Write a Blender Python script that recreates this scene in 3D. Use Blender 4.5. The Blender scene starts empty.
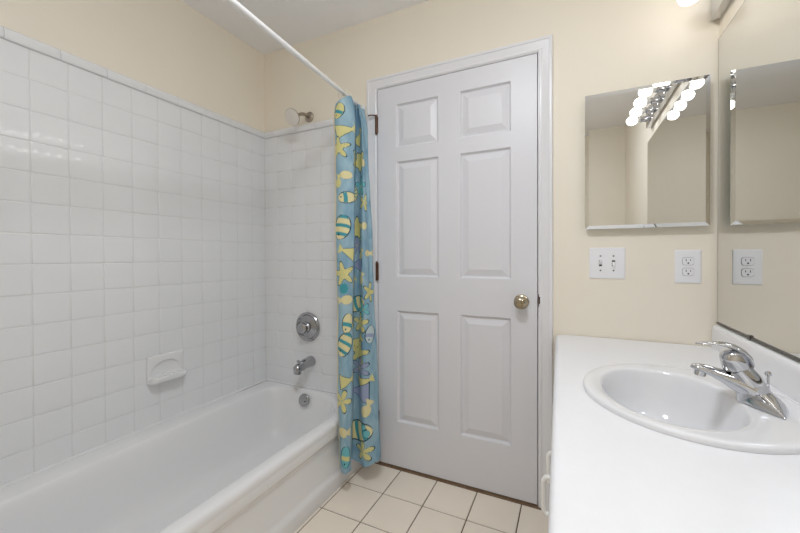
import bpy, math, random
import numpy as np
from mathutils import Vector, Matrix
R = math.radians
rng = random.Random(7)
scene = bpy.context.scene
col = scene.collection

# ------------------------------------------------------------------ materials
def lin(c):
    return tuple((v/12.92 if v <= .04045 else ((v+.055)/1.055)**2.4) for v in [q/255 for q in c])

def mat(name, rgb, rough=.5, metal=0., spec=.5, noise=0., nscale=8., bump=0., bscale=40., coat=0., emit=None):
    m = bpy.data.materials.new(name); m.use_nodes = True
    nt = m.node_tree; b = nt.nodes['Principled BSDF']
    c = lin(rgb)
    b.inputs['Base Color'].default_value = (*c, 1)
    b.inputs['Roughness'].default_value = rough
    b.inputs['Metallic'].default_value = metal
    b.inputs['Specular IOR Level'].default_value = spec
    b.inputs['Coat Weight'].default_value = coat
    b.inputs['Coat Roughness'].default_value = .05
    tc = nt.nodes.new('ShaderNodeTexCoord')
    if noise:
        n = nt.nodes.new('ShaderNodeTexNoise'); n.inputs['Scale'].default_value = nscale; n.inputs['Detail'].default_value = 3
        nt.links.new(tc.outputs['Object'], n.inputs['Vector'])
        r = nt.nodes.new('ShaderNodeValToRGB')
        r.color_ramp.elements[0].position = .3; r.color_ramp.elements[1].position = .7
        r.color_ramp.elements[0].color = (*[v*(1-noise) for v in c], 1)
        r.color_ramp.elements[1].color = (*[min(1, v*(1+noise)) for v in c], 1)
        nt.links.new(n.outputs['Fac'], r.inputs['Fac']); nt.links.new(r.outputs['Color'], b.inputs['Base Color'])
    if bump:
        n = nt.nodes.new('ShaderNodeTexNoise'); n.inputs['Scale'].default_value = bscale; n.inputs['Detail'].default_value = 4
        nt.links.new(tc.outputs['Object'], n.inputs['Vector'])
        bm = nt.nodes.new('ShaderNodeBump'); bm.inputs['Strength'].default_value = bump; bm.inputs['Distance'].default_value = .004
        nt.links.new(n.outputs['Fac'], bm.inputs['Height']); nt.links.new(bm.outputs['Normal'], b.inputs['Normal'])
    if emit:
        b.inputs['Emission Color'].default_value = (*emit[0], 1); b.inputs['Emission Strength'].default_value = emit[1]
    return m

BULB = 6.5
FILL = 58.0  # strength of the added ceiling fill light
paint = mat('cream_paint', (238, 230, 215), .55, noise=.012, nscale=3, bump=.05, bscale=180)
ceil_m = mat('ceiling_paint', (244, 244, 246), .8, noise=.01, nscale=3, bump=.06, bscale=120)
tile_m = mat('white_glazed_tile', (232, 233, 235), .06, noise=.008, nscale=6)
grout_m = mat('pale_grout', (222, 222, 221), .6)
ftile_m = mat('floor_tile', (240, 229, 214), .28, noise=.02, nscale=5)
fgrout_m = mat('brown_grout', (114, 95, 73), .85, noise=.12, nscale=60)
thr_m = mat('brown_threshold', (128, 104, 80), .5, noise=.15, nscale=30)
dark_m = mat('hall_shade', (40, 36, 32), .9)  # shade of the unlit hall, put into the panel colour
door_m = mat('door_paint', (222, 222, 227), .38)
trim_m = mat('trim_paint', (230, 230, 233), .3)
tub_m = mat('white_enamel', (234, 234, 235), .12, coat=.3)
ctr_m = mat('white_laminate', (236, 236, 238), .3, noise=.008, nscale=30)
sink_m = mat('white_porcelain', (230, 230, 232), .07, coat=.3)
cab_m = mat('vanity_white', (230, 229, 227), .35)
pull_m = mat('white_ceramic', (240, 240, 238), .12)
chrome = mat('chrome', (205, 206, 209), .06, 1.)
chrome_s = mat('soft_chrome', (176, 176, 178), .17, 1.)
nickel = mat('satin_nickel', (168, 158, 146), .3, 1.)
brass = mat('antique_brass', (176, 164, 142), .24, 1.)
bronze = mat('bronze_hinge', (92, 66, 50), .4, .6)
mirror_m = mat('mirror_silver', (222, 223, 222), .0, 1.)
edge_m = mat('mirror_edge_dark', (74, 74, 70), .35, .3)
glass_edge = mat('glass_edge', (150, 182, 172), .15)
steel_w = mat('white_steel', (228, 229, 230), .35)
plastic = mat('white_plastic', (238, 238, 241), .3)
slot_m = mat('dark_slot', (48, 46, 45), .6)
screw_m = mat('screw', (120, 114, 108), .4, .8)
rod_m = mat('white_rod', (238, 238, 238), .3)
ring_m = mat('cream_plastic', (232, 226, 208), .35)
head_m = mat('shower_face', (226, 220, 212), .35)
bulb_m = mat('bulb_glass', (255, 252, 246), .3, emit=((1., .97, .93), BULB))
fill_m = mat('fill_glow', (250, 250, 248), .3, emit=((.925, .98, 1.06), FILL))  # glow of the added fill dome
neck_m = mat('bulb_neck', (235, 235, 232), .3)

# ------------------------------------------------------------------ mesh builder
class MB:
    def __init__(s): s.v = []; s.f = []; s.m = []
    def add(s, vs, fs, mi=0):
        o = len(s.v); s.v += [tuple(v) for v in vs]
        for f in fs: s.f.append(tuple(i+o for i in f)); s.m.append(mi)
    def box(s, x0, x1, y0, y1, z0, z1, mi=0):
        v = [(x, y, z) for z in (z0, z1) for y in (y0, y1) for x in (x0, x1)]
        s.add(v, [(0,2,3,1),(4,5,7,6),(0,1,5,4),(2,6,7,3),(0,4,6,2),(1,3,7,5)], mi); return s
    def quad(s, a, b, c, d, mi=0): s.add([a, b, c, d], [(0,1,2,3)], mi); return s
    def loft(s, rings, cap0=False, cap1=False, closed=True, mi=0):
        n = len(rings[0]); vs = [p for r in rings for p in r]; fs = []
        for i in range(len(rings)-1):
            for j in range(n if closed else n-1):
                k = (j+1) % n
                fs.append((i*n+j, i*n+k, (i+1)*n+k, (i+1)*n+j))
        if cap0: fs.append(tuple(range(n))[::-1])
        if cap1: fs.append(tuple((len(rings)-1)*n+j for j in range(n)))
        s.add(vs, fs, mi); return s
    def lathe(s, prof, c, axis, n=32, mi=0, cap0=True, cap1=True):
        a = Vector(axis).normalized(); u = a.orthogonal().normalized(); w = a.cross(u); c = Vector(c)
        rings = [[c + a*h + (u*math.cos(2*math.pi*k/n) + w*math.sin(2*math.pi*k/n))*r for k in range(n)] for r, h in prof]
        return s.loft(rings, cap0, cap1, mi=mi)
    def tube(s, pts, rad, n=16, mi=0, flat=None, up=(0,0,1)):
        pts = [Vector(p) for p in pts]; rings = []
        if not hasattr(rad, '__len__'): rad = [rad]*len(pts)
        if flat is None: flat = [1.]*len(pts)
        for i, p in enumerate(pts):
            t = (pts[min(i+1, len(pts)-1)] - pts[max(i-1, 0)]).normalized()
            sd = t.cross(Vector(up))
            if sd.length < 1e-4: sd = t.cross(Vector((1,0,0)))
            sd.normalize(); nn = sd.cross(t)
            rings.append([p + sd*math.cos(2*math.pi*k/n)*rad[i] + nn*math.sin(2*math.pi*k/n)*rad[i]*flat[i] for k in range(n)])
        return s.loft(rings, True, True, mi=mi)
    def torus(s, c, axis, R0, r, n=28, k=10, mi=0):
        a = Vector(axis).normalized(); u = a.orthogonal().normalized(); w = a.cross(u); c = Vector(c); rings = []
        for i in range(n+1):
            t = 2*math.pi*i/n; d = u*math.cos(t)+w*math.sin(t)
            rings.append([c + d*(R0+r*math.cos(2*math.pi*j/k)) + a*r*math.sin(2*math.pi*j/k) for j in range(k)])
        return s.loft(rings, mi=mi)
    def build(s, name, mats, parent=None, smooth=None, bevel=None, sub=0):
        me = bpy.data.meshes.new(name)
        off = WL.get(parent, Vector((0,0,0))) if parent else Vector((0,0,0))
        me.from_pydata([tuple(Vector(v)-off) for v in s.v], [], s.f)
        for m in (mats if isinstance(mats, (list, tuple)) else [mats]): me.materials.append(m)
        me.polygons.foreach_set('material_index', s.m)
        me.update()
        import bmesh
        bm = bmesh.new(); bm.from_mesh(me)
        bmesh.ops.recalc_face_normals(bm, faces=bm.faces)
        bm.to_mesh(me); bm.free()
        o = bpy.data.objects.new(name, me); col.objects.link(o)
        if parent: o.parent = parent
        WL[o] = off.copy()
        if bevel:
            b = o.modifiers.new('bevel', 'BEVEL'); b.width = bevel; b.segments = 3; b.limit_method = 'ANGLE'; b.angle_limit = R(40)
        if sub:
            b = o.modifiers.new('sub', 'SUBSURF'); b.levels = sub; b.render_levels = sub
        if smooth is not None or bevel:
            ang = R(smooth if smooth is not None else 35)
            me.polygons.foreach_set('use_smooth', [True]*len(me.polygons))
            if smooth != 180:
                me.set_sharp_from_angle(angle=ang)
        return o
WL = {}
def empty(name, loc):
    o = bpy.data.objects.new(name, None); col.objects.link(o); o.location = loc; WL[o] = Vector(loc); o.empty_display_size = .05; return o
def tag(o, label=None, cat=None, group=None, kind=None):
    if label: o['label'] = label
    if cat: o['category'] = cat
    if group: o['group'] = group
    if kind: o['kind'] = kind
    return o
def struct(o): o['kind'] = 'structure'; return o

# ------------------------------------------------------------------ dimensions (metres)
W, H, YF = 2.273, 2.434, -2.56          # right wall, ceiling, opposite wall
P = .1118                                # wall tile pitch
ZT = 1.892                               # top of the tile field
DX0, DX1, DZ0, DZ1 = .8278, 1.640, .012, 2.036
WY = .006                                # painted face of the back wall
CZ = .79                                 # counter top

# ------------------------------------------------------------------ camera
a, b_, c_ = R(25.4275), R(-.4862), R(-.2023)
cam = bpy.data.cameras.new('camera'); co = bpy.data.objects.new('camera', cam); col.objects.link(co); scene.camera = co
F = Vector((-math.sin(a)*math.cos(b_), math.cos(a)*math.cos(b_), math.sin(b_)))
R0 = Vector((math.cos(a), math.sin(a), 0)); U0 = R0.cross(F)
Rt = R0*math.cos(c_) + U0*math.sin(c_); Up = U0*math.cos(c_) - R0*math.sin(c_)
mw = Matrix((Rt, Up, -F)).transposed().to_4x4(); mw.translation = (1.7724, -1.7105, 1.1325)
co.matrix_world = mw
cam.sensor_width = 36; cam.lens = 357.6/800*36; cam.shift_y = -(266.5-259.53)/800; cam.clip_start = .02

# ------------------------------------------------------------------ room shell
def slope_tile(mb, o, ex, ey, n, w, h, lift, bev, tilt, mi=0):
    """one glazed tile with a soft cushioned edge; o = corner, ex/ey in-plane axes, n = outward"""
    o, ex, ey, n = Vector(o), Vector(ex), Vector(ey), Vector(n)
    ta, tb = tilt
    def p(x, y, hh): return o + ex*x + ey*y + n*(hh + ta*(x-w/2) + tb*(y-h/2))
    rings = []
    for ins, hh in ((0, 0), (.0006, lift*.55), (bev, lift*.93), (bev*2.4, lift)):
        rings.append([p(ins, ins, hh), p(w-ins, ins, hh), p(w-ins, h-ins, hh), p(ins, h-ins, hh)])
    mb.loft(rings, False, True, mi=mi)

# floor
m = MB(); m.quad((-.02, YF-.02, -.004), (W+.02, YF-.02, -.004), (W+.02, .13, -.004), (-.02, .13, -.004), 1)
FT = .2029; gx, gy = .9642, -.0081
for i in range(-6, 8):
    for j in range(-14, 1):
        x0, x1 = gx+i*FT+.0022, gx+(i+1)*FT-.0022; y0, y1 = gy+j*FT-FT+.0022+FT-FT*0, gy+j*FT+FT-.0022
        y0, y1 = gy+(j-1)*FT+.0022, gy+j*FT-.0022
        x0, x1 = max(x0, -.01), min(x1, W+.01)
        if x1-x0 < .02 or y1 < YF: continue
        y0 = max(y0, YF-.01)
        slope_tile(m, (x0, y0, -.003), (1,0,0), (0,1,0), (0,0,1), x1-x0, y1-y0, .003, .0012, (rng.uniform(-.001,.001), rng.uniform(-.001,.001)))
struct(m.build('floor', [ftile_m, fgrout_m]))

m = MB().box(-.15, W+.15, YF-.15, .15, H, H+.1); struct(m.build('ceiling', ceil_m))
m = MB().box(-.15, -.008, YF-.15, .15, -.1, H); wl = struct(m.build('wall_left', paint))
m = MB().box(W, W+.15, YF-.15, .15, -.1, H); struct(m.build('wall_right', paint))
m = MB().box(-.008, W, YF-.15, YF, -.1, H); struct(m.build('wall_front', paint))
# the wall at the foot of the tub
m = MB().box(-.008, .80, -1.66, -1.535, 0, H); struct(m.build('wall_tub_foot', paint))
# back wall with the door opening, dark panel behind standing in for the shade of the hall
JX0, JX1, JZ = DX0-.004, DX1+.004, DZ1+.004
m = MB()
m.box(-.008, JX0-.018, WY, .13, -.1, H); m.box(JX1+.018, W, WY, .13, -.1, H); m.box(JX0-.018, JX1+.018, WY, .13, JZ+.018, H)
m.box(JX0-.2, JX1+.2, .131, .16, -.1, 2.3, 1)
wb = struct(m.build('wall_back', [paint, dark_m]))

# tile field, left wall  (surface at x = 0) and back wall (surface at y = 0)
g = .0021; lift = .0045
rows = []                                  # z0,z1
for j in range(13): rows.append((ZT-(j+1)*P, ZT-j*P))
rows.append((.338, ZT-13*P))
def tilt(): return (rng.gauss(0, .0042), rng.gauss(0, .0042))
m = MB(); m.box(-.008, -.0018, -1.535, 0, .30, ZT+.01, 1)
ys = [0, -.1033] + [-.1033-k*P for k in range(1, 13)]
for k in range(len(ys)-1):
    y1, y0 = ys[k], max(ys[k+1], -1.533)
    for z0, z1 in rows:
        slope_tile(m, (-.0022-lift+.0045, y0+g/2, z0+g/2), (0,1,0), (0,0,1), (1,0,0), (y1-y0)-g, (z1-z0)-g, lift-.0025, .0014, tilt())
m.build('tile_field', [tile_m, grout_m], wl, smooth=60)
m = MB(); m.box(-.004, .752, .0018, WY, .30, ZT+.01, 1)
xs = [.0, .108] + [.108+k*P for k in range(1, 6)] + [.752]
for k in range(len(xs)-1):
    x0, x1 = xs[k], xs[k+1]
    for z0, z1 in rows:
        slope_tile(m, (x0+g/2, .002, z0+g/2), (1,0,0), (0,0,1), (0,-1,0), (x1-x0)-g, (z1-z0)-g, lift-.0025, .0014, tilt())
m.loft([[(-.001, .001, z), (.0042, -.0002, z), (.0012, -.0012, z), (.0002, -.0042, z)] for z in (.340, ZT)], True, True, mi=1)
m.build('tile_field', [tile_m, grout_m], wb, smooth=60)
# rounded cap tiles on top
prof = [(0, 0), (.0035, .0), (.0065, .002), (.0085, .008), (.0090, .018), (.0078, .030), (.0040, .039), (-.002, .043), (-.008, .044)]
m = MB(); y = 0.
yb = [0, -.108]
while yb[-1] > -1.5: yb.append(yb[-1]-.1525)
for k in range(len(yb)-1):
    y1, y0 = yb[k]-.0006, max(yb[k+1]+.0006, -1.534)
    m.loft([[(d, yy, ZT-.001+h) for d, h in prof] for yy in (y0, y1)], True, True, closed=True)
m.build('tile_cap', tile_m, wl, smooth=50)
m = MB(); xb = [.0, .09]
while xb[-1] < .70: xb.append(xb[-1]+.1525)
for k in range(len(xb)-1):
    x0, x1 = xb[k]+.0006, min(xb[k+1]-.0006, .752)
    m.loft([[(xx, -d if d > -.0059 else .006, ZT-.001+h) for d, h in prof] for xx in (x0, x1)], True, True, closed=True)
m.build('tile_cap', tile_m, wb, smooth=50)

# threshold under the door
m = MB().box(DX0-.02, DX1+.02, -.009, .12, -.003, .0035).box(DX0-.02, DX1+.02, .002, .12, .003, .0065)
struct(m.build('trim_1', thr_m, bevel=.001))

# jamb + moulded casing
m = MB()
prof = [(0, 0), (0, .0085), (.004, .0105), (.010, .0105), (.0125, .0075), (.017, .0085), (.026, .0115), (.034, .0135), (.040, .0150), (.0425, .0185), (.051, .0185), (.0545, .0165), (.056, .013), (.056, 0)]
ci0, ci1, ciz = JX0-.004, JX1+.004, JZ+.004
rings = []
for o, d in prof:
    rings.append([(ci0-o, WY-d, 0), (ci0-o, WY-d, ciz+o), (ci1+o, WY-d, ciz+o), (ci1+o, WY-d, 0)])
m.loft(rings, closed=False)
struct(m.build('trim_2', trim_m, smooth=25))
m = MB()
m.box(JX0-.018, JX0, .0, .13, 0, JZ+.018).box(JX1, JX1+.018, .0, .13, 0, JZ+.018).box(JX0, JX1, .0, .13, JZ, JZ+.018)
m.box(JX0, JX0+.012, .040, .075, 0, JZ).box(JX1-.012, JX1, .040, .075, 0, JZ).box(JX0, JX1, .040, .075, JZ-.012, JZ)
jb = struct(m.build('trim_3', trim_m))
m = MB().box(JX1+.0005, JX1+.003, -.003, .006, .905, .962).box(JX1+.001, JX1+.009, -.0045, -.0005, .918, .950)
m.build('strike_plate', bronze, jb, bevel=.001)

# baseboard on the wall behind the vanity end and opposite
m = MB().box(.80, W, YF, YF+.012, 0, .085); struct(m.build('baseboard_front', trim_m, bevel=.004))
m = MB().box(W-.012, W, YF, -1.56, 0, .085); struct(m.build('baseboard_right', trim_m, bevel=.004))

# door leaf with six raised panels
m = MB()
px = [(.9385, 1.1745), (1.285, 1.5265)]
pz = [(.251, .8455), (1.0255, 1.636), (1.710, 1.939)]
xb = [DX0, px[0][0], px[0][1], px[1][0], px[1][1], DX1]; zb = [DZ0, pz[0][0], pz[0][1], pz[1][0], pz[1][1], pz[2][0], pz[2][1], DZ1]
for i in range(5):
    for j in range(7):
        x0, x1, z0, z1 = xb[i], xb[i+1], zb[j], zb[j+1]
        if i in (1, 3) and j in (1, 3, 5):
            rings = []
            for ins, d in ((0, 0), (.002, .0015), (.006, .0100), (.009, .0125), (.013, .0125), (.0155, .0115), (.040, .0040), (.0425, .0030), (.044, .0030)):
                rings.append([(x0+ins, d, z0+ins), (x1-ins, d, z0+ins), (x1-ins, d, z1-ins), (x0+ins, d, z1-ins)])
            m.loft(rings, False, True)
        else: m.quad((x0, 0, z0), (x1, 0, z0), (x1, 0, z1), (x0, 0, z1))
m.loft([[(DX0, 0, DZ0), (DX1, 0, DZ0), (DX1, 0, DZ1), (DX0, 0, DZ1)], [(DX0, .035, DZ0), (DX1, .035, DZ0), (DX1, .035, DZ1), (DX0, .035, DZ1)]], False, True)
door = struct(m.build('door_1', door_m, smooth=12))
kx, kz = 1.5725, .924
k = MB().lathe([(.033, 0), (.0335, .003), (.031, .0065), (.022, .009), (.0125, .011), (.011, .016), (.0115, .026), (.016, .031), (.0225, .036), (.0265, .043), (.0275, .050), (.026, .057), (.021, .063), (.0145, .0655), (.0135, .0640), (.0, .0638)], (kx, -.0, kz), (0,-1,0), 40, cap1=False)
kn = k.build('door_knob', brass, door, smooth=40); tag(kn, 'antique brass round door knob')
MB().lathe([(.0085, .062), (.0085, .0675), (.0065, .0695), (0, .0697)], (kx, 0, kz), (0,-1,0), 20).build('lock_button', brass, kn, smooth=40)
for z in (.245, 1.051, 1.846):
    h = MB().lathe([(.0068, -.049), (.0068, .049)], (JX0-.001, -.008, z), (0,0,1), 16)
    h.lathe([(.0045, .049), (.0055, .052), (.003, .056)], (JX0-.001, -.008, z), (0,0,1), 12)
    h.box(JX0+.0045, JX0+.0065, -.006, .03, z-.045, z+.045)
    ho = h.build('hinge', bronze, door, smooth=35)
    if z > 1.8:
        MB().tube([(JX0-.001, -.008, z+.050), (JX0-.012, -.020, z+.0505), (JX0-.028, -.030, z+.049), (JX0-.036, -.034, z+.046)], [.0035, .0035, .0035, .005], 10).build('hinge_stop', bronze, ho, smooth=40)

# ------------------------------------------------------------------ bathtub
def rrect(x0, x1, y0, y1, rad, z, n=10, e=6):
    """rounded rectangle ring; rad = radii at (x0,y1),(x0,y0),(x1,y0),(x1,y1)"""
    pts = []
    cs = [((x0, y1), rad[0], 90, 180), ((x0, y0), rad[1], 180, 270), ((x1, y0), rad[2], 270, 360), ((x1, y1), rad[3], 0, 90)]
    cen = []
    for (cx, cy), r, s0, s1 in cs:
        ox = cx + (r if cx == x0 else -r); oy = cy + (r if cy == y0 else -r)
        cen.append([(ox+r*math.cos(R(s0+(s1-s0)*t/n)), oy+r*math.sin(R(s0+(s1-s0)*t/n)), z) for t in range(n+1)])
    for i in range(4):
        pts += cen[i]
        p, q = Vector(cen[i][-1]), Vector(cen[(i+1) % 4][0])
        for t in range(1, e): pts.append(tuple(p.lerp(q, t/e)))
    return pts
TZ = .340
m = MB()
rings = [rrect(.0005, .757, -1.53, -.0005, (.004,)*4, .305),
         rrect(.0005, .760, -1.53, -.0005, (.004,)*4, .322),
         rrect(.001, .757, -1.53, -.001, (.005,)*4, .334),
         rrect(.004, .749, -1.528, -.004, (.008,)*4, TZ),
         rrect(.030, .730, -1.510, -.018, (.03, .03, .03, .05), TZ+.001)]
for ins, z, rr in ((0, TZ, 0), (.004, TZ-.001, 0), (.009, TZ-.004, 0), (.0135, TZ-.010, -.002), (.018, TZ-.022, -.003), (.024, TZ-.05, -.006), (.036, .20, -.008), (.047, .12, -.01), (.06, .085, -.012), (.085, .060, -.02), (.12, .052, -.03)):
    rings.append(rrect(.100+ins, .705-ins*.9, -1.455+ins*1.6, -.030-ins, (.10+rr, .2, .2, .25+rr), z))
m.loft(rings, False, True)
# apron with its recessed panel
ap = [(.757, .305), (.7575, .285), (.757, .272), (.7545, .262), (.748, .255), (.7445, .248), (.7435, .235), (.7435, .105), (.7445, .092), (.750, .082), (.755, .072), (.7555, .06), (.750, .0), (.71, .0)]
m.loft([[(x, y, z) for x, z in ap] for y in (-1.53, -.0005)], False, False, closed=False)
tub = m.build('bathtub', tub_m, smooth=60)
tag(tub, 'white enamel alcove bathtub with panelled apron along the tiled left wall', 'bathtub')
m = MB()
cb = [(-.001, .333), (.0075, .3405), (.0055, .3455), (-.001, .3475)]
m.loft([[(x+.0005, y, z) for x, z in cb] for y in (-1.532, 0)], True, True)
m.loft([[(x, -q+.0005, z) for q, z in cb] for x in (0, .752)], True, True)
m.build('caulk_bead', tub_m, tub, smooth=50)
ov = Vector((.364, -.066, .292)); on_ = Vector((0, -1, .18)).normalized()
m = MB().lathe([(.036, -.006), (.0365, .002), (.035, .005), (.031, .007), (.012, .0085), (0, .0088)], ov, on_, 36, cap1=False)
po = m.build('overflow_plate', chrome_s, tub, smooth=40); tag(po, 'round chrome overflow plate')
MB().lathe([(.0045, .006), (.0045, .0105), (.003, .0115), (0, .0115)], ov+Vector((.012, 0, -.004)), on_, 12).build('screw', screw_m, po, smooth=40)

# ------------------------------------------------------------------ tub fittings
v = empty('shower_valve', (.345, 0, .711)); tag(v, 'round chrome single-knob shower valve on the tiled wall above the tub spout', 'shower valve')
m = MB().lathe([(.086, .0), (.088, .005), (.0865, .012), (.082, .0165), (.076, .0165), (.0715, .012), (.069, .0095), (.066, .0095), (.058, .0135), (.046, .019), (.036, .022), (.030, .023), (.0, .023)], (.345, 0, .711), (0,-1,0), 56, cap1=False)
m.build('escutcheon', chrome_s, v, smooth=30)
m = MB().lathe([(.034, .022), (.032, .030), (.026, .036), (.025, .042), (.031, .047), (.0335, .055), (.032, .064), (.026, .070), (.017, .0725), (.015, .071), (0, .071)], (.345, 0, .711), (0,-1,0), 36, cap1=False)
m.build('valve_knob', chrome_s, v, smooth=30)

s_ = empty('tub_spout', (.366, 0, .505)); tag(s_, 'chrome tub spout with a lift knob, on the tiled wall below the valve', 'spout')
m = MB()
pts = [(.366, -.001, .506), (.366, -.004, .506), (.366, -.03, .505), (.366, -.06, .503), (.366, -.090, .499), (.366, -.108, .4955), (.366, -.120, .492), (.366, -.130, .4875), (.366, -.137, .483), (.366, -.140, .480)]
m.tube(pts, [.0315, .032, .031, .0295, .028, .0270, .0255, .0225, .015, .004], 28)
m.lathe([(.0225, -.004), (.0225, .010), (.0215, .022)], (.366, -.118, .487), (0, -.18, -1), 24)
m.build('spout_body', chrome_s, s_, smooth=50)
MB().lathe([(.0195, 0), (.0195, .004), (.0165, .005)], (.366, -.1222, .4655), (0, -.18, -1), 24).build('spout_outlet', chrome_s, s_, smooth=40)
MB().lathe([(.004, 0), (.004, .012), (.0085, .014), (.009, .019), (.006, .022), (0, .0225)], (.366, -.114, .518), (0, -.12, 1), 18, cap1=False).build('diverter_knob', chrome_s, s_, smooth=40)

sh = empty('wall_shower', (.358, WY, 1.972)); tag(sh, 'shower with a pale round face on a bent metal arm above the wall tile', 'shower')
MB().lathe([(.0305, 0), (.031, .004), (.027, .010), (.016, .015), (.011, .016)], (.358, WY, 1.972), (0,-1,0), 32).build('wall_flange', nickel, sh, smooth=40)
MB().tube([(.358, 0, 1.972), (.358, -.03, 1.974), (.357, -.055, 1.971), (.355, -.075, 1.962), (.353, -.095, 1.948)], .0095, 16).build('shower_arm', nickel, sh, smooth=60)
hn = Vector((.02, -.86, -.51)).normalized(); hb = Vector((.353, -.092, 1.950))
MB_LAST = MB().lathe([(.011, 0), (.0145, .004), (.0145, .014), (.012, .017), (.013, .021), (.019, .030), (.033, .041), (.0435, .048), (.047, .053), (.047, .057)], hb, hn, 40)
shd = MB_LAST.build('shower_head', nickel, sh, smooth=40)
m = MB().lathe([(.0455, .0572), (.045, .0595), (.038, .061), (.0, .0625)], hb, hn, 40, cap1=False)
u = hn.orthogonal().normalized(); w_ = hn.cross(u)
fc = m.build('head_face', head_m, shd, smooth=40)
tag(fc, 'pale round spray face')
m = MB()
for rr, n in ((.010, 6), (.020, 12), (.030, 18)):
    for k in range(n):
        t = 2*math.pi*k/n
        m.lathe([(.0016, 0), (.0012, .0022)], hb+hn*(.0615-.0004*rr/.01)+(u*math.cos(t)+w_*math.sin(t))*rr, hn, 8)
nz = m.build('nozzles', head_m, shd, smooth=40)

# soap dish set in the tile
sd = empty('soap_dish', (.0, -.630, .604)); tag(sd, 'white ceramic soap dish set in the tiled left wall above the tub', 'soap dish')
y0, y1, z0, z1 = -.724, -.553, .545, .667
m = MB(); N = 40
def arch(t, s):   # opening outline, 0..1
    cy, cz = (y0+y1)/2, .583
    return (cy+math.cos(t)*.071*s, cz+max(math.sin(t), -.15)*.056*s)
def rect_ray(t):
    cy, cz = (y0+y1)/2, .583
    c, s = math.cos(t), math.sin(t)
    k = min(((y1 if c > 0 else y0)-cy)/c if abs(c) > 1e-6 else 9, ((z1 if s > 0 else z0)-cz)/s if abs(s) > 1e-6 else 9)
    return (cy+c*k, cz+s*k)
ts = sorted([2*math.pi*k/64 for k in range(64)] + [math.atan2(zz-.583, yy-(y0+y1)/2) % (2*math.pi) for yy in (y0, y1) for zz in (z0, z1)])
def ring(f, x, s=1.): return [(x, *f(t, s)) if f is arch else (x, *f(t)) for t in ts]
def rr2(x, ins):
    out = []
    for t in ts:
        yy, zz = rect_ray(t); out.append((x, min(max(yy, y0+ins), y1-ins), min(max(zz, z0+ins), z1-ins)))
    return out
m.loft([rr2(.0005, 0), rr2(.008, .0), rr2(.0105, .002), rr2(.0115, .006), ring(arch, .0115, 1.0), ring(arch, .0105, .985), ring(arch, .003, .93)], False, True)
m.build('back_plate', tub_m, sd, smooth=40)
m = MB()                                     # projecting tray with lip, open on top
tp = [(.004, .549), (.030, .541), (.050, .545), (.058, .556), (.059, .570), (.056, .5755), (.051, .574), (.047, .568), (.030, .564), (.010, .567)]
yl, yr = y0+.004, y1-.004
rings = []
for yy, k in ((yl, .55), (yl+.004, .8), (yl+.012, .97), (yl+.02, 1.), (yr-.02, 1.), (yr-.012, .97), (yr-.004, .8), (yr, .55)):
    rings.append([(.004+(x-.004)*k, yy, z) for x, z in tp])
m.loft(rings, True, True)
tr = m.build('tray', tub_m, sd, smooth=60)
m = MB()
for k in range(7):
    yy = yl+.03+k*(yr-yl-.06)/6
    m.tube([(.010, yy, .566), (.028, yy, .5645), (.046, yy, .5675)], [.003, .0038, .003], 10)
m.build('ridges', tub_m, tr, smooth=60)

# ------------------------------------------------------------------ shower rod and curtain
ra, rb = Vector((.730, WY, 1.955)), Vector((.833, -1.534, 1.955))
def rodp(y): return ra.lerp(rb, (WY-y)/(WY+1.534))
rod = empty('shower_rod', ra); tag(rod, 'white tension rod running over the tub rim near the ceiling', 'curtain rod')
MB().tube([ra, rodp(-.52)], .0100, 20).build('inner_tube', rod_m, rod, smooth=40)
MB().tube([rodp(-.50), rb], .0113, 20).build('outer_tube', rod_m, rod, smooth=40)
d_ = (rb-ra).normalized()
MB().lathe([(.022, 0), (.022, .006), (.018, .012), (.0125, .020)], ra, d_, 24).build('end_cap', rod_m, rod, smooth=40)
MB().lathe([(.022, 0), (.022, .006), (.018, .012), (.0125, .020)], rb, -d_, 24).build('end_cap', rod_m, rod, smooth=40)

T = np.array([(.709,-.235),(.738,-.250),(.775,-.245),(.807,-.205),(.790,-.172),(.748,-.098),(.769,-.093),(.802,-.117),(.797,-.09),(.771,-.066),(.788,-.052),(.788,-.038),(.766,-.026)])
Bt = np.array([(.775,-.300),(.800,-.320),(.830,-.325),(.840,-.300),(.820,-.262),(.779,-.195),(.806,-.183),(.854,-.205),(.893,-.180),(.913,-.155),(.911,-.13),(.890,-.10),(.866,-.08)])
ZTOP = np.array([1.880,1.893,1.912,1.938,1.932,1.940,1.938,1.932,1.936,1.938,1.932,1.932,1.934])
ZBOT = np.array([.137,.126,.120,.128,.126,.112,.100,.100,.107,.118,.129,.120,.112])
def crom(Pc, n_per):
    Pc = np.asarray(Pc, float); Q = np.vstack([2*Pc[0]-Pc[1], Pc, 2*Pc[-1]-Pc[-2]]); out = []
    for i in range(1, len(Q)-2):
        for t in np.linspace(0, 1, n_per, endpoint=False):
            p0, p1, p2, p3 = Q[i-1], Q[i], Q[i+1], Q[i+2]
            out.append(.5*((2*p1)+(p2-p0)*t+(2*p0-5*p1+4*p2-p3)*t*t+(3*p1-p0-3*p2+p3)*t**3))
    out.append(Q[-2]); return np.array(out)
NP = 22; NZ = 640
ctl = np.hstack([T, Bt, ZTOP[:, None], ZBOT[:, None]])
sp = crom(ctl, NP)
ncol = len(sp)
midp = .5*(sp[:, 0:2]+sp[:, 2:4]); arc = np.concatenate([[0], np.cumsum(np.linalg.norm(np.diff(midp, axis=0), axis=1))])
tz = np.linspace(0, 1, NZ)
Z = sp[:, 5][None]*(1-tz[:, None]) + sp[:, 4][None]*tz[:, None]
kz_ = (Z-.12)/(1.76-.12)
X = sp[:, 2][None]*(1-kz_) + sp[:, 0][None]*kz_
Y = sp[:, 3][None]*(1-kz_) + sp[:, 1][None]*kz_
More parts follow.
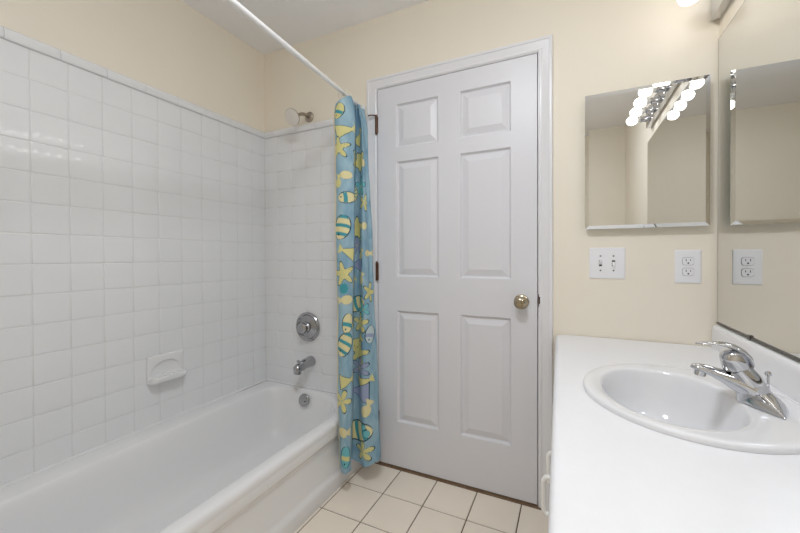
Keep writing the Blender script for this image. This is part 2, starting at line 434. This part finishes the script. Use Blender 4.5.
# gathered towards the rod at the very top
gat = np.clip((Z-1.80)/.15, 0, 1)**1.6*.55
rx = ra.x + (rb.x-ra.x)*(WY-Y)/(WY+1.534)
X = X*(1-gat) + (rx+.004)*gat
# small soft irregularities of hanging cloth
X += .0030*np.sin(Z*9+arc[None]*22) + .0018*np.sin(Z*23+arc[None]*41)*np.clip(1.9-Z, 0, 1)
Z += .0035*np.sin(arc[None]*95)*np.clip((.25-Z)/.15, 0, 1)
S = np.repeat(arc[None], NZ, 0); SMAX = arc[-1]
# ---- printed sea-life pattern (cloth coordinates s across, z up)
CREAM, YEL, PALE = lin((220, 210, 162)), lin((210, 204, 142)), lin((190, 205, 205))
TEAL, DARK, LILAC, AQUA = lin((70, 150, 160)), lin((34, 74, 92)), lin((150, 160, 188)), lin((112, 182, 190))
RGB = np.zeros((NZ, ncol, 3)); A = np.zeros((NZ, ncol))
def put(mask, c):
    RGB[mask] = c; A[mask] = 1.
def loc(s, z, ang=0, sc=1., flip=1):
    c, q = math.cos(R(ang)), math.sin(R(ang)); dx, dz = (S-s), (Z-z)
    return flip*(dx*c+dz*q)/sc, (-dx*q+dz*c)/sc
def fish(s, z, L=.11, ang=0, flip=1, body=CREAM, band=TEAL, nb=1, out=DARK):
    x, y = loc(s, z, ang, L/2, flip)
    r = np.abs(y) - .62*np.sqrt(np.clip(1-x*x, 0, 1)); inb = (np.abs(x) < 1)
    put(inb & (r < .07), out); put(inb & (r < -.02), body)
    if nb == 1: put(inb & (r < -.04) & (np.abs(x+.12+.18*y*y) < .20), band)
    else:
        put(inb & (r < -.03) & (np.sin(x*9+y*y*2.0) > .35), band)
    put(((x+.62)**2+(y-.12)**2) < .008, out)
def smallfish(s, z, L=.08, ang=0, flip=1, c=CREAM):
    x, y = loc(s, z, ang, L/2, flip)
    put(((x+.25)/.68)**2+(y/.50)**2 < 1, c); put((x > .25) & (x < 1) & (np.abs(y) < .10+.52*(x-.25)), c)
def tri(s, z, L=.09, ang=0, flip=1, c=YEL):
    x, y = loc(s, z, ang, L/2, flip)
    tt = (x > -1) & (x < .55) & (np.abs(y) < .55*(.75-x)*.8); tl = (x > .3) & (x < 1) & (np.abs(y) < .75*(x-.22))
    put((x > -1.07) & (x < .6) & (np.abs(y) < .55*(.75-x)*.8+.05), DARK); put(tt | tl, c)
def star(s, z, r=.055, ang=0, c=YEL, k=5, thin=.42, dots=True):
    x, y = loc(s, z, ang); rad = np.hypot(x, y)/r; t = np.arctan2(y, x)
    f = thin+(1-thin)*np.abs(np.cos(t*k/2))**3.2
    put(rad < f*1.07+.03, DARK); put(rad < f, c)
    if dots: put((rad < f*.8) & (np.sin(x*420)*np.sin(y*420) > .72), lin((168, 160, 80)))
def flower(s, z, r=.05, ang=0, c=PALE, k=5):
    x, y = loc(s, z, ang); rad = np.hypot(x, y)/r; t = np.arctan2(y, x)
    f = .16+.84*np.abs(np.cos(t*k/2))**1.1
    put(rad < f*1.05+.02, DARK); put(rad < f*.97, c); put(rad < .14, lin((190, 190, 150)))
def blob(s, z, rx=.03, rz=.03, c=CREAM, ring=None):
    x, y = loc(s, z); d = (x/rx)**2+(y/rz)**2
    if ring is not None: put(d < 1.25, ring)
    put(d < 1, c)
def shell(s, z, r=.045, c=CREAM, ang=0):
    x, y = loc(s, z, ang); rad = np.hypot(x, y)/r; t = np.arctan2(y, x)
    put(rad < 1.06, DARK); put(rad < 1, c); put((rad < .95) & (np.sin(t*14) > .5) & (rad > .25), TEAL)
MOTIFS = []
MOTIFS += [
 (fish, (.045, 1.85), dict(L=.08, ang=70, body=YEL)), (tri, (.078, 1.755), dict(L=.10, ang=15)), (tri, (.258, 1.765), dict(L=.09, ang=60)),
 (star, (.040, 1.665), dict(r=.055, ang=20)), (star, (.272, 1.63), dict(r=.055, ang=50, thin=.7)), (blob, (.073, 1.53), dict(rx=.028, rz=.021)),
 (smallfish, (.035, 1.50), dict(L=.07, ang=80, c=YEL)), (blob, (.31, 1.615), dict(rx=.018, rz=.02)), (flower, (.28, 1.497), dict(r=.05, ang=10, c=AQUA)),
 (fish, (.076, 1.42), dict(L=.085, ang=5)), (shell, (.20, 1.46), dict(r=.05)), (flower, (.318, 1.41), dict(r=.045, c=YEL)),
 (fish, (.052, 1.275), dict(L=.12, ang=80, nb=2)), (star, (.248, 1.28), dict(r=.06, ang=15, thin=.62)), (tri, (.080, 1.158), dict(L=.09, ang=-20, flip=-1)),
 (star, (.060, 1.05), dict(r=.058, ang=30)), (tri, (.247, 1.09), dict(L=.10, c=LILAC, flip=-1)), (smallfish, (.292, 1.145), dict(L=.06, ang=70, c=YEL)),
 (blob, (.320, 1.29), dict(rx=.02, rz=.02)), (smallfish, (.295, 1.02), dict(L=.07, ang=70)), (flower, (.25, 1.19), dict(r=.045, ang=25, c=LILAC)),
 (blob, (.063, .98), dict(rx=.02, rz=.024, c=TEAL, ring=AQUA)), (smallfish, (.068, .925), dict(L=.09, ang=5, flip=-1)), (fish, (.252, .89), dict(L=.12, ang=20, nb=2, flip=-1)),
 (flower, (.282, .795), dict(r=.052, ang=15, c=YEL)), (flower, (.303, .865), dict(r=.040, ang=40, c=AQUA)), (fish, (.080, .815), dict(L=.095, ang=75)),
 (fish, (.060, .715), dict(L=.12, ang=65, nb=2)), (tri, (.262, .70), dict(L=.09, ang=40)), (fish, (.345, .74), dict(L=.09, ang=80, body=PALE, band=LILAC)),
 (star, (.272, .645), dict(r=.062, ang=10)), (flower, (.284, .57), dict(r=.055, ang=30, c=LILAC, k=6)), (tri, (.080, .545), dict(L=.09, ang=10)),
 (tri, (.318, .51), dict(L=.08, ang=20)), (tri, (.268, .45), dict(L=.13, c=LILAC, flip=-1)), (flower, (.050, .45), dict(r=.055, ang=0, c=YEL)),
 (smallfish, (.322, .375), dict(L=.09, ang=65)), (smallfish, (.062, .305), dict(L=.095, ang=0)), (fish, (.268, .258), dict(L=.15, ang=10, nb=2, flip=-1)),
 (blob, (.318, .255), dict(rx=.012, rz=.016, c=AQUA, ring=TEAL)), (blob, (.305, .285), dict(rx=.009, rz=.012, c=AQUA, ring=TEAL)), (flower, (.300, .168), dict(r=.05, ang=20, c=YEL)),
 (fish, (.067, .195), dict(L=.10, ang=85, body=AQUA, band=YEL)), (star, (.16, 1.62), dict(r=.06)), (fish, (.17, 1.22), dict(L=.11, ang=30)),
 (tri, (.19, 1.0), dict(L=.1, ang=40)), (star, (.17, .78), dict(r=.06)), (fish, (.18, .55), dict(L=.11)), (flower, (.17, .35), dict(r=.055)), (smallfish, (.36, 1.15), dict(L=.08)), (star, (.355, .95), dict(r=.05)),
]
for fn, args, kw in MOTIFS: fn(*args, **kw)
put(S < .015, lin((226, 216, 186)))          # turned hem
put(S > SMAX-.006, lin((226, 216, 186)))
me = bpy.data.meshes.new('shower_curtain')
V = np.stack([X, Y, Z], -1).reshape(-1, 3)
idx = np.arange(NZ*ncol).reshape(NZ, ncol)
q = np.stack([idx[:-1, :-1], idx[:-1, 1:], idx[1:, 1:], idx[1:, :-1]], -1).reshape(-1, 4)
me.vertices.add(len(V)); me.vertices.foreach_set('co', V.ravel())
me.loops.add(q.size); me.loops.foreach_set('vertex_index', q.ravel().astype(np.int32))
me.polygons.add(len(q)); me.polygons.foreach_set('loop_start', np.arange(0, q.size, 4, dtype=np.int32))
me.update(calc_edges=True); me.validate()
me.polygons.foreach_set('use_smooth', [True]*len(q))
at = me.attributes.new('print', 'FLOAT_COLOR', 'POINT')
at.data.foreach_set('color', np.concatenate([RGB, A[..., None]], -1).reshape(-1).astype(np.float32))
uvat = me.attributes.new('cloth', 'FLOAT_VECTOR', 'POINT')
uvat.data.foreach_set('vector', np.stack([S, Z, np.zeros_like(S)], -1).reshape(-1).astype(np.float32))
cm = bpy.data.materials.new('printed_curtain_cloth'); cm.use_nodes = True
nt = cm.node_tree; bs = nt.nodes['Principled BSDF']; bs.inputs['Roughness'].default_value = .7; bs.inputs['Specular IOR Level'].default_value = .2
an = nt.nodes.new('ShaderNodeAttribute'); an.attribute_name = 'print'
av = nt.nodes.new('ShaderNodeAttribute'); av.attribute_name = 'cloth'
n1 = nt.nodes.new('ShaderNodeTexNoise'); n1.inputs['Scale'].default_value = 11; n1.inputs['Detail'].default_value = 5; n1.inputs['Distortion'].default_value = .8
mp = nt.nodes.new('ShaderNodeMapping'); mp.inputs['Rotation'].default_value = (0, 0, .6); mp.inputs['Scale'].default_value = (1.6, .7, 1)
nt.links.new(av.outputs['Vector'], mp.inputs['Vector']); nt.links.new(mp.outputs['Vector'], n1.inputs['Vector'])
rp = nt.nodes.new('ShaderNodeValToRGB'); rp.color_ramp.elements[0].position = .3; rp.color_ramp.elements[1].position = .72
rp.color_ramp.elements[0].color = (*lin((116, 154, 178)), 1); rp.color_ramp.elements[1].color = (*lin((164, 192, 202)), 1)
nt.links.new(n1.outputs['Fac'], rp.inputs['Fac'])
mx = nt.nodes.new('ShaderNodeMix'); mx.data_type = 'RGBA'
nt.links.new(an.outputs['Alpha'], mx.inputs['Factor']); nt.links.new(rp.outputs['Color'], mx.inputs['A']); nt.links.new(an.outputs['Color'], mx.inputs['B'])
nt.links.new(mx.outputs['Result'], bs.inputs['Base Color'])
me.materials.append(cm)
cur = bpy.data.objects.new('shower_curtain', me); col.objects.link(cur); WL[cur] = Vector((0,0,0))
so = cur.modifiers.new('thick', 'SOLIDIFY'); so.thickness = .0016; so.offset = 0
tag(cur, 'blue shower curtain printed with fish and starfish, bunched at the rod end', 'shower curtain')
for y in (-.215, -.175, -.130, -.085, -.045):
    p = rodp(y)
    m = MB().torus(p+Vector((0, 0, -.010)), (d_+Vector((rng.uniform(-.25, .25), 0, 0))).normalized(), .0255, .0022)
    m.build('curtain_ring', ring_m, cur, smooth=60)

# ------------------------------------------------------------------ vanity
van = empty('vanity_cabinet', (2.0, -.77, 0)); tag(van, 'white vanity cabinet under the counter along the right wall', 'cabinet')
xf = 1.768
m = MB().box(xf, W-.002, -1.53, -.004, .095, .113).box(xf, xf+.018, -1.53, -.004, .113, CZ-.040).box(W-.012, W-.002, -1.53, -.004, .113, CZ-.040)
m.box(xf+.018, W-.012, -1.53, -1.512, .113, CZ-.040).box(xf+.018, W-.012, -.022, -.004, .113, CZ-.040).box(xf+.065, W-.002, -1.53, -.004, .0005, .095)
m.build('cabinet_body', cab_m, van)
for (ya, yb_, pull) in ((-.375, -.020, -.335), (-.668, -.385, -.600), (-.975, -.678, -.745), (-1.27, -.985, -1.20), (-1.52, -1.28, -1.34)):
    m = MB()
    rings = []
    for ins, d in ((0, 0), (0, .014), (.003, .018), (.045, .018), (.052, .013), (.060, .013), (.075, .018), (.08, .018)):
        rings.append([(xf-.0005-d, ya+ins, .110+ins), (xf-.0005-d, yb_-ins, .110+ins), (xf-.0005-d, yb_-ins, .715-ins), (xf-.0005-d, ya+ins, .715-ins)])
    m.loft(rings, True, True)
    dr = m.build('door', cab_m, van, smooth=30)
    if pull in (-.600, -.745):
        zc = .52 if pull == -.6 else .53
        xo = 1.712 if pull == -.745 else 1.716
        xi = xf-.0185
        pts = [(xi, pull, zc+.048), (xi-.012, pull, zc+.048), (xo+.006, pull, zc+.046), (xo+.001, pull, zc+.038), (xo, pull, zc+.025), (xo, pull, zc-.025), (xo+.001, pull, zc-.038), (xo+.006, pull, zc-.046), (xi-.012, pull, zc-.048), (xi, pull, zc-.048)]
        MB().tube(pts, .0062, 14, up=(0,1,0)).build('pull_handle', pull_m, dr, smooth=60)

# countertop with a cut-out for the basin, rounded front edge
SC = (2.020, -.650)
def xfront(y): return 1.7145 - .0265*y
ang = sorted([2*math.pi*k/96 for k in range(96)])
X1, Y0c, Y1c = W-.001, -1.545, -.0005
def rect_hit(t, ins):
    c, s = math.cos(t), math.sin(t); best = 9
    y0i, y1i, x1i = Y0c+ins, Y1c-0, X1
    if s > 1e-9: best = min(best, (y1i-SC[1])/s)
    if s < -1e-9: best = min(best, (y0i-SC[1])/s)
    if c > 1e-9: best = min(best, (x1i-SC[0])/c)
    # front line x = 1.7145-.0265y+ins
    den = c+.0265*s
    if den < -1e-9:
        k = (1.7145+ins-.0265*SC[1]-SC[0])/den
        if k > 0: best = min(best, k)
    return (SC[0]+c*best, SC[1]+s*best)
cor = [(X1, Y1c), (xfront(Y1c), Y1c), (xfront(Y0c), Y0c), (X1, Y0c)]
ang = sorted(ang + [math.atan2(y-SC[1], x-SC[0]) % (2*math.pi) for x, y in cor])
def rr(ins, z): return [(*rect_hit(t, ins), z) for t in ang]
def oval(hx, hy, z, cx=SC[0], cy=SC[1]): return [(cx+hx*math.cos(t), cy+hy*math.sin(t), z) for t in ang]
m = MB()
m.loft([oval(.175, .21, CZ-.03), oval(.175, .21, CZ), rr(.016, CZ), rr(.009, CZ-.001), rr(.004, CZ-.0045), rr(.001, CZ-.010), rr(0, CZ-.017), rr(0, CZ-.034), rr(.004, CZ-.0385), rr(.02, CZ-.0385), oval(.175, .21, CZ-.0385)])
ctr = m.build('countertop', ctr_m, smooth=50); tag(ctr, 'white laminate countertop with rounded front edge on the vanity', 'countertop')
m = MB()
bp = [(W-.0005, CZ-.001), (W-.021, CZ-.001), (W-.023, CZ+.004), (W-.021, CZ+.012), (W-.020, CZ+.060), (W-.0195, CZ+.070), (W-.0165, CZ+.078), (W-.011, CZ+.083), (W-.0005, CZ+.085)]
m.loft([[(x, y, z) for x, z in bp] for y in (-1.545, -.0005)], True, True)
m.build('backsplash', ctr_m, ctr, smooth=50)

# drop-in basin
BC = (1.984, -.654)
n = 96; tt = [2*math.pi*k/n for k in range(n)]
def ov2(f, hx, hy, z, e=2.0):
    cx, cy = SC[0]*(1-f)+BC[0]*f, SC[1]*(1-f)+BC[1]*f
    def sg(v): return math.copysign(abs(v)**(2/e), v)
    return [(cx+hx*sg(math.cos(t)), cy+hy*sg(math.sin(t)), z) for t in tt]
m = MB()
m.loft([ov2(0, .2155, .2465, CZ+.0002), ov2(0, .2165, .2475, CZ+.003), ov2(0, .2165, .2475, CZ+.0085), ov2(0, .2150, .2460, CZ+.0110), ov2(0, .2115, .2425, CZ+.0125), ov2(0, .206, .237, CZ+.0130), ov2(.10, .196, .228, CZ+.0127),
        ov2(.8, .148, .203, CZ+.0105, 2.1), ov2(1, .140, .194, CZ+.0095, 2.1), ov2(1, .1375, .1915, CZ+.0075, 2.1), ov2(1, .1345, .1885, CZ+.001, 2.1), ov2(1, .130, .183, CZ-.02, 2.1), ov2(1, .124, .176, CZ-.065, 2.1), ov2(1, .110, .158, CZ-.105, 2.1), ov2(1, .078, .115, CZ-.133), ov2(1, .025, .025, CZ-.137), ov2(1, .021, .021, CZ-.141)], False, True)
sk = m.build('sink', sink_m, smooth=70); tag(sk, 'white oval drop-in basin set in the counter', 'sink')
MB().lathe([(.020, 0), (.021, .002), (.019, .004), (.012, .003), (0, .005)], (BC[0], BC[1], CZ-.140), (0,0,1), 28, cap1=False).build('drain', chrome, sk, smooth=40)

# single lever faucet
fx, fy, fz = 2.163, -.642, CZ+.0125
fa = empty('faucet', (fx, fy, fz)); tag(fa, 'chrome single-lever faucet on the basin rim', 'faucet')
def fprof(t):   # t = |dy|/half length -> (half width, height)
    hw = .033*(1-t**1.7)**.9; 
    return hw
m = MB(); rings = []; HL = .092; NS = 41; K = 28
for i in range(NS):
    u_ = -1+2*i/(NS-1); t = abs(u_)
    hw = max(.0006, .040*(1-t**1.45))
    hh = max(.0010, .0045*(1-t**8) + .034*(1-t)**1.05*(1-.3*math.exp(-(t/.12)**2)))
    lean = -.012*(1-t)**1.2
    ring_ = []
    for k in range(K+1):
        th = math.pi*k/K; cx, sx = math.cos(th), math.sin(th); hz = hh*sx**.8
        ring_.append((fx-.004*(1-t)+lean*(hz/.05)+hw*math.copysign(abs(cx)**.8, cx)*(1-.30*sx), fy+u_*HL, fz+hz))
    rings.append(ring_)
m.loft(rings, True, True, closed=True)
m.tube([(fx-.014, fy, fz+.002), (fx-.017, fy, fz+.020), (fx-.027, fy, fz+.044), (fx-.039, fy, fz+.062), (fx-.046, fy, fz+.071)], [.031, .0300, .0275, .0255, .0245], 32, up=(0,1,0))
m.build('faucet_body', chrome, fa, smooth=70)
m = MB()
pts = [(fx-.022, fy, fz+.030), (fx-.034, fy, fz+.036), (fx-.050, fy, fz+.0425), (fx-.070, fy, fz+.0510), (fx-.090, fy, fz+.0585), (fx-.106, fy, fz+.0635), (fx-.118, fy, fz+.0655), (fx-.126, fy, fz+.0655), (fx-.1305, fy, fz+.0645)]
m.tube(pts, [.030, .0275, .0245, .0215, .0190, .0175, .0155, .0115, .004], 28, flat=[.95, .88, .80, .68, .60, .56, .54, .5, .5])
m.build('spout', chrome, fa, smooth=70)
MB().lathe([(.0115, 0), (.0115, .014), (.0095, .0155), (.0, .0145)], (fx-.111, fy, fz+.061), (-.12, 0, -1), 24, cap1=False).build('aerator', chrome, fa, smooth=40)
m = MB().lathe([(.0235, 0), (.0250, .003), (.0252, .022), (.0245, .030), (.0215, .038), (.014, .043), (0, .0445)], (fx-.046, fy, fz+.070), (-.22, 0, 1), 32, cap1=False)
m.build('lever_hub', chrome, fa, smooth=60)
m = MB()
pts = [(fx-.0215, fy, fz+.071), (fx-.0220, fy, fz+.086), (fx-.028, fy, fz+.101), (fx-.039, fy, fz+.1130), (fx-.052, fy, fz+.1200), (fx-.066, fy, fz+.1240), (fx-.082, fy, fz+.1255), (fx-.098, fy, fz+.1245), (fx-.112, fy, fz+.1225), (fx-.122, fy, fz+.1210)]
m.tube(pts, [.010, .0195, .0250, .0262, .0245, .0200, .0160, .0135, .0105, .004], 24, flat=[.3, .22, .22, .24, .26, .26, .24, .22, .22, .3])
m.build('lever', chrome, fa, smooth=70)
MB().lathe([(.0028, 0), (.0028, .045), (.006, .047), (.0065, .052), (.004, .056), (0, .0565)], (fx+.034, fy+.070, fz-.002), (0,0,1), 16, cap1=False).build('lift_rod', chrome, fa, smooth=40)

# ------------------------------------------------------------------ wall mirror, cabinet, fixture
my0, my1, mz0, mz1 = -1.395, -.004, .884, 1.931
m = MB().box(W-.0055, W-.0005, my0, my1, mz0, mz1, 1)
m.quad((W-.0056, my0+.001, mz0+.001), (W-.0056, my1-.0025, mz0+.001), (W-.0056, my1-.0025, mz1-.0015), (W-.0056, my0+.001, mz1-.0015), 0)
mir = m.build('wall_mirror', [mirror_m, edge_m]); tag(mir, 'large frameless mirror covering the right wall above the counter', 'mirror')
MB().box(W-.0085, W-.0005, my0, my1, mz0-.004, mz0+.0015).build('bottom_channel', edge_m, mir)
MB().box(W-.011, W-.0057, -.283, -.268, mz0-.008, mz0+.006).build('mirror_clip', screw_m, mir, bevel=.0015)

mc = empty('medicine_cabinet', (2.034, WY, 1.243)); tag(mc, 'mirror-fronted cabinet on the cream back wall above the light switches', 'cabinet')
cx0, cx1, cz0, cz1, cf = 1.829, 2.239, 1.243, 1.798, -.030
MB().box(cx0+.012, cx1-.012, -.0245, WY, cz0+.012, cz1-.012).build('cabinet_box', steel_w, mc)
m = MB(); bw, bd = .0135, .0028
o_ = [(cx0, cf+bd, cz0), (cx1, cf+bd, cz0), (cx1, cf+bd, cz1), (cx0, cf+bd, cz1)]
i_ = [(cx0+bw, cf, cz0+bw), (cx1-bw, cf, cz0+bw), (cx1-bw, cf, cz1-bw), (cx0+bw, cf, cz1-bw)]
m.loft([o_, i_], False, True, mi=0)
m.loft([[(x, -.0250, z) for x, y, z in o_], o_], True, False, mi=1)
md = m.build('mirror_door', [mirror_m, glass_edge], mc)

fxt = empty('vanity_light', (W, -.65, 1.97)); tag(fxt, 'chrome strip light with eight round bulbs above the big mirror', 'light fixture')
ly0, ly1, lz0, lz1 = -1.30, -.006, 2.003, 2.120
m = MB(); d = .030
rings = [[(W-.0005, ly0, lz0), (W-.0005, ly1, lz0), (W-.0005, ly1, lz1), (W-.0005, ly0, lz1)], [(W-d+.001, ly0, lz0), (W-d+.001, ly1, lz0), (W-d+.001, ly1, lz1), (W-d+.001, ly0, lz1)],
         [(W-d, ly0+.001, lz0+.001), (W-d, ly1-.001, lz0+.001), (W-d, ly1-.001, lz1-.001), (W-d, ly0+.001, lz1-.001)]]
m.loft(rings, True, True); m.build('back_plate', chrome, fxt)
for k in range(8):
    y = -.118-k*.1605; z = 2.052
    hld = MB().lathe([(.030, 0), (.0295, .004), (.023, .006), (.0195, .012), (.0185, .034), (.0205, .036), (.0205, .040), (.016, .041)], (W-d, y, z), (-1,0,0), 24).build('lamp_holder', chrome, fxt, smooth=40)
    m = MB().lathe([(.0135, .034), (.0135, .054), (.0150, .060)], (W-d, y, z), (-1,0,0), 24, cap0=True, cap1=False, mi=1)
    m.lathe([(.0150, .060), (.0215, .065), (.0262, .073), (.0290, .083), (.0296, .092), (.0283, .102), (.0233, .1115), (.0157, .1175), (.008, .1222), (.0, .1226)], (W-d, y, z), (-1,0,0), 28, cap0=False, cap1=False, mi=0)
    m.build('bulb', [bulb_m, neck_m], hld, smooth=180)

# added fill light: made-up ceiling dome, out of view, that brightens the room
cl = empty('added_fill_lamp', (1.48, -1.30, H)); tag(cl, 'added unseen fill light, a glowing dome on the ceiling over the floor beside the vanity', 'added fill light')
MB().lathe([(.165, 0), (.168, .006), (.165, .022), (.155, .024)], (1.48, -1.30, H), (0,0,-1), 40).build('fill_lamp_base', nickel, cl, smooth=40)
MB().lathe([(.154, .022), (.156, .030), (.148, .042), (.125, .052), (.09, .059), (.045, .063), (0, .064)], (1.48, -1.30, H), (0,0,-1), 40, cap0=False, cap1=False).build('fill_lamp_shade', fill_m, cl, smooth=60)

# ------------------------------------------------------------------ switch and outlet
def plate(mb, x0, x1, z0, z1):
    rings = []
    for ins, dd in ((0, 0), (0, .002), (.0015, .0042), (.006, .0055), (.012, .006)):
        rings.append([(x0+ins, WY-dd, z0+ins), (x1-ins, WY-dd, z0+ins), (x1-ins, WY-dd, z1-ins), (x0+ins, WY-dd, z1-ins)])
    mb.loft(rings, False, True)
sx0, sx1, sz0, sz1 = 1.846, 1.976, 1.037, 1.166
sw = empty('light_switch', ((sx0+sx1)/2, WY, sz0)); tag(sw, 'white double toggle switch plate under the medicine cabinet', 'light switch')
m = MB(); plate(m, sx0, sx1, sz0, sz1); m.build('wall_plate', plastic, sw, smooth=20)
for dx, up in ((-.0235, 1), (.0235, -1)):
    cx, cz = (sx0+sx1)/2+dx, (sz0+sz1)/2
    t = MB(); t.box(cx-.0055, cx+.0055, WY-.0064, WY-.0055, cz-.0125, cz+.0125, 1)
    t.loft([[(cx-.0045, WY-.006, cz+up*z_) for z_ in (-.006, .006)] + [(cx+.0045, WY-.006, cz+up*z_) for z_ in (.006, -.006)],
            [(cx-.004, WY-.017, cz+up*z_) for z_ in (.005, .012)] + [(cx+.004, WY-.017, cz+up*z_) for z_ in (.012, .005)]], False, True)
    t.build('toggle', [plastic, slot_m], sw)
    for dz in (-.030, .030):
        MB().lathe([(.0034, .0055), (.0034, .0072), (.002, .0078)], (cx, WY, cz+dz), (0,-1,0), 12).build('screw', screw_m, sw, smooth=40)
ox0, ox1, oz0, oz1 = 2.140, 2.222, 1.026, 1.154
ol = empty('wall_outlet', ((ox0+ox1)/2, WY, oz0)); tag(ol, 'white double power outlet near the mirror corner, over the counter', 'outlet')
m = MB(); plate(m, ox0, ox1, oz0, oz1); m.build('wall_plate', plastic, ol, smooth=20)
cx = (ox0+ox1)/2
for dz in (.0205, -.0205):
    cz = (oz0+oz1)/2+dz
    def oc(r, y): return [(cx+max(-.0172, min(.0172, .0195*r*math.cos(2*math.pi*k/32))), y, cz+max(-.0142, min(.0142, .0185*r*math.sin(2*math.pi*k/32)))) for k in range(32)]
    m = MB(); m.loft([[(cx+(x-cx)*1.055, y, cz+(z-cz)*1.07) for x, y, z in oc(1., WY-q_)] for q_ in (.0058, .0064)], False, True, mi=1)
    m.loft([oc(1., WY-.006), oc(1., WY-.0082), oc(.96, WY-.0088)], False, True)
    rc = m.build('receptacle', [plastic, screw_m], ol, smooth=30)
    m = MB()
    m.box(cx-.0078, cx-.0056, WY-.0092, WY-.0086, cz+.000, cz+.0090).box(cx+.0056, cx+.0078, WY-.0092, WY-.0086, cz+.001, cz+.0080)
    m.lathe([(.0030, 0), (.0030, .0004)], (cx, WY-.0088, cz-.0070), (0,-1,0), 14)
    m.build('slots', slot_m, rc)
MB().lathe([(.0030, .0055), (.0030, .0070), (.002, .0075)], (cx, WY, (oz0+oz1)/2), (0,-1,0), 12).build('screw', plastic, ol, smooth=40)

# ------------------------------------------------------------------ light and view
wd = bpy.data.worlds.new('world'); scene.world = wd; wd.use_nodes = True
wd.node_tree.nodes['Background'].inputs['Color'].default_value = (.02, .02, .02, 1)
vs = scene.view_settings
vs.view_transform = 'Standard'; vs.look = 'None'; vs.gamma = 1.; vs.use_curve_mapping = False; vs.exposure = .10
scene.cycles.max_bounces = 14; scene.cycles.diffuse_bounces = 8; scene.cycles.glossy_bounces = 8
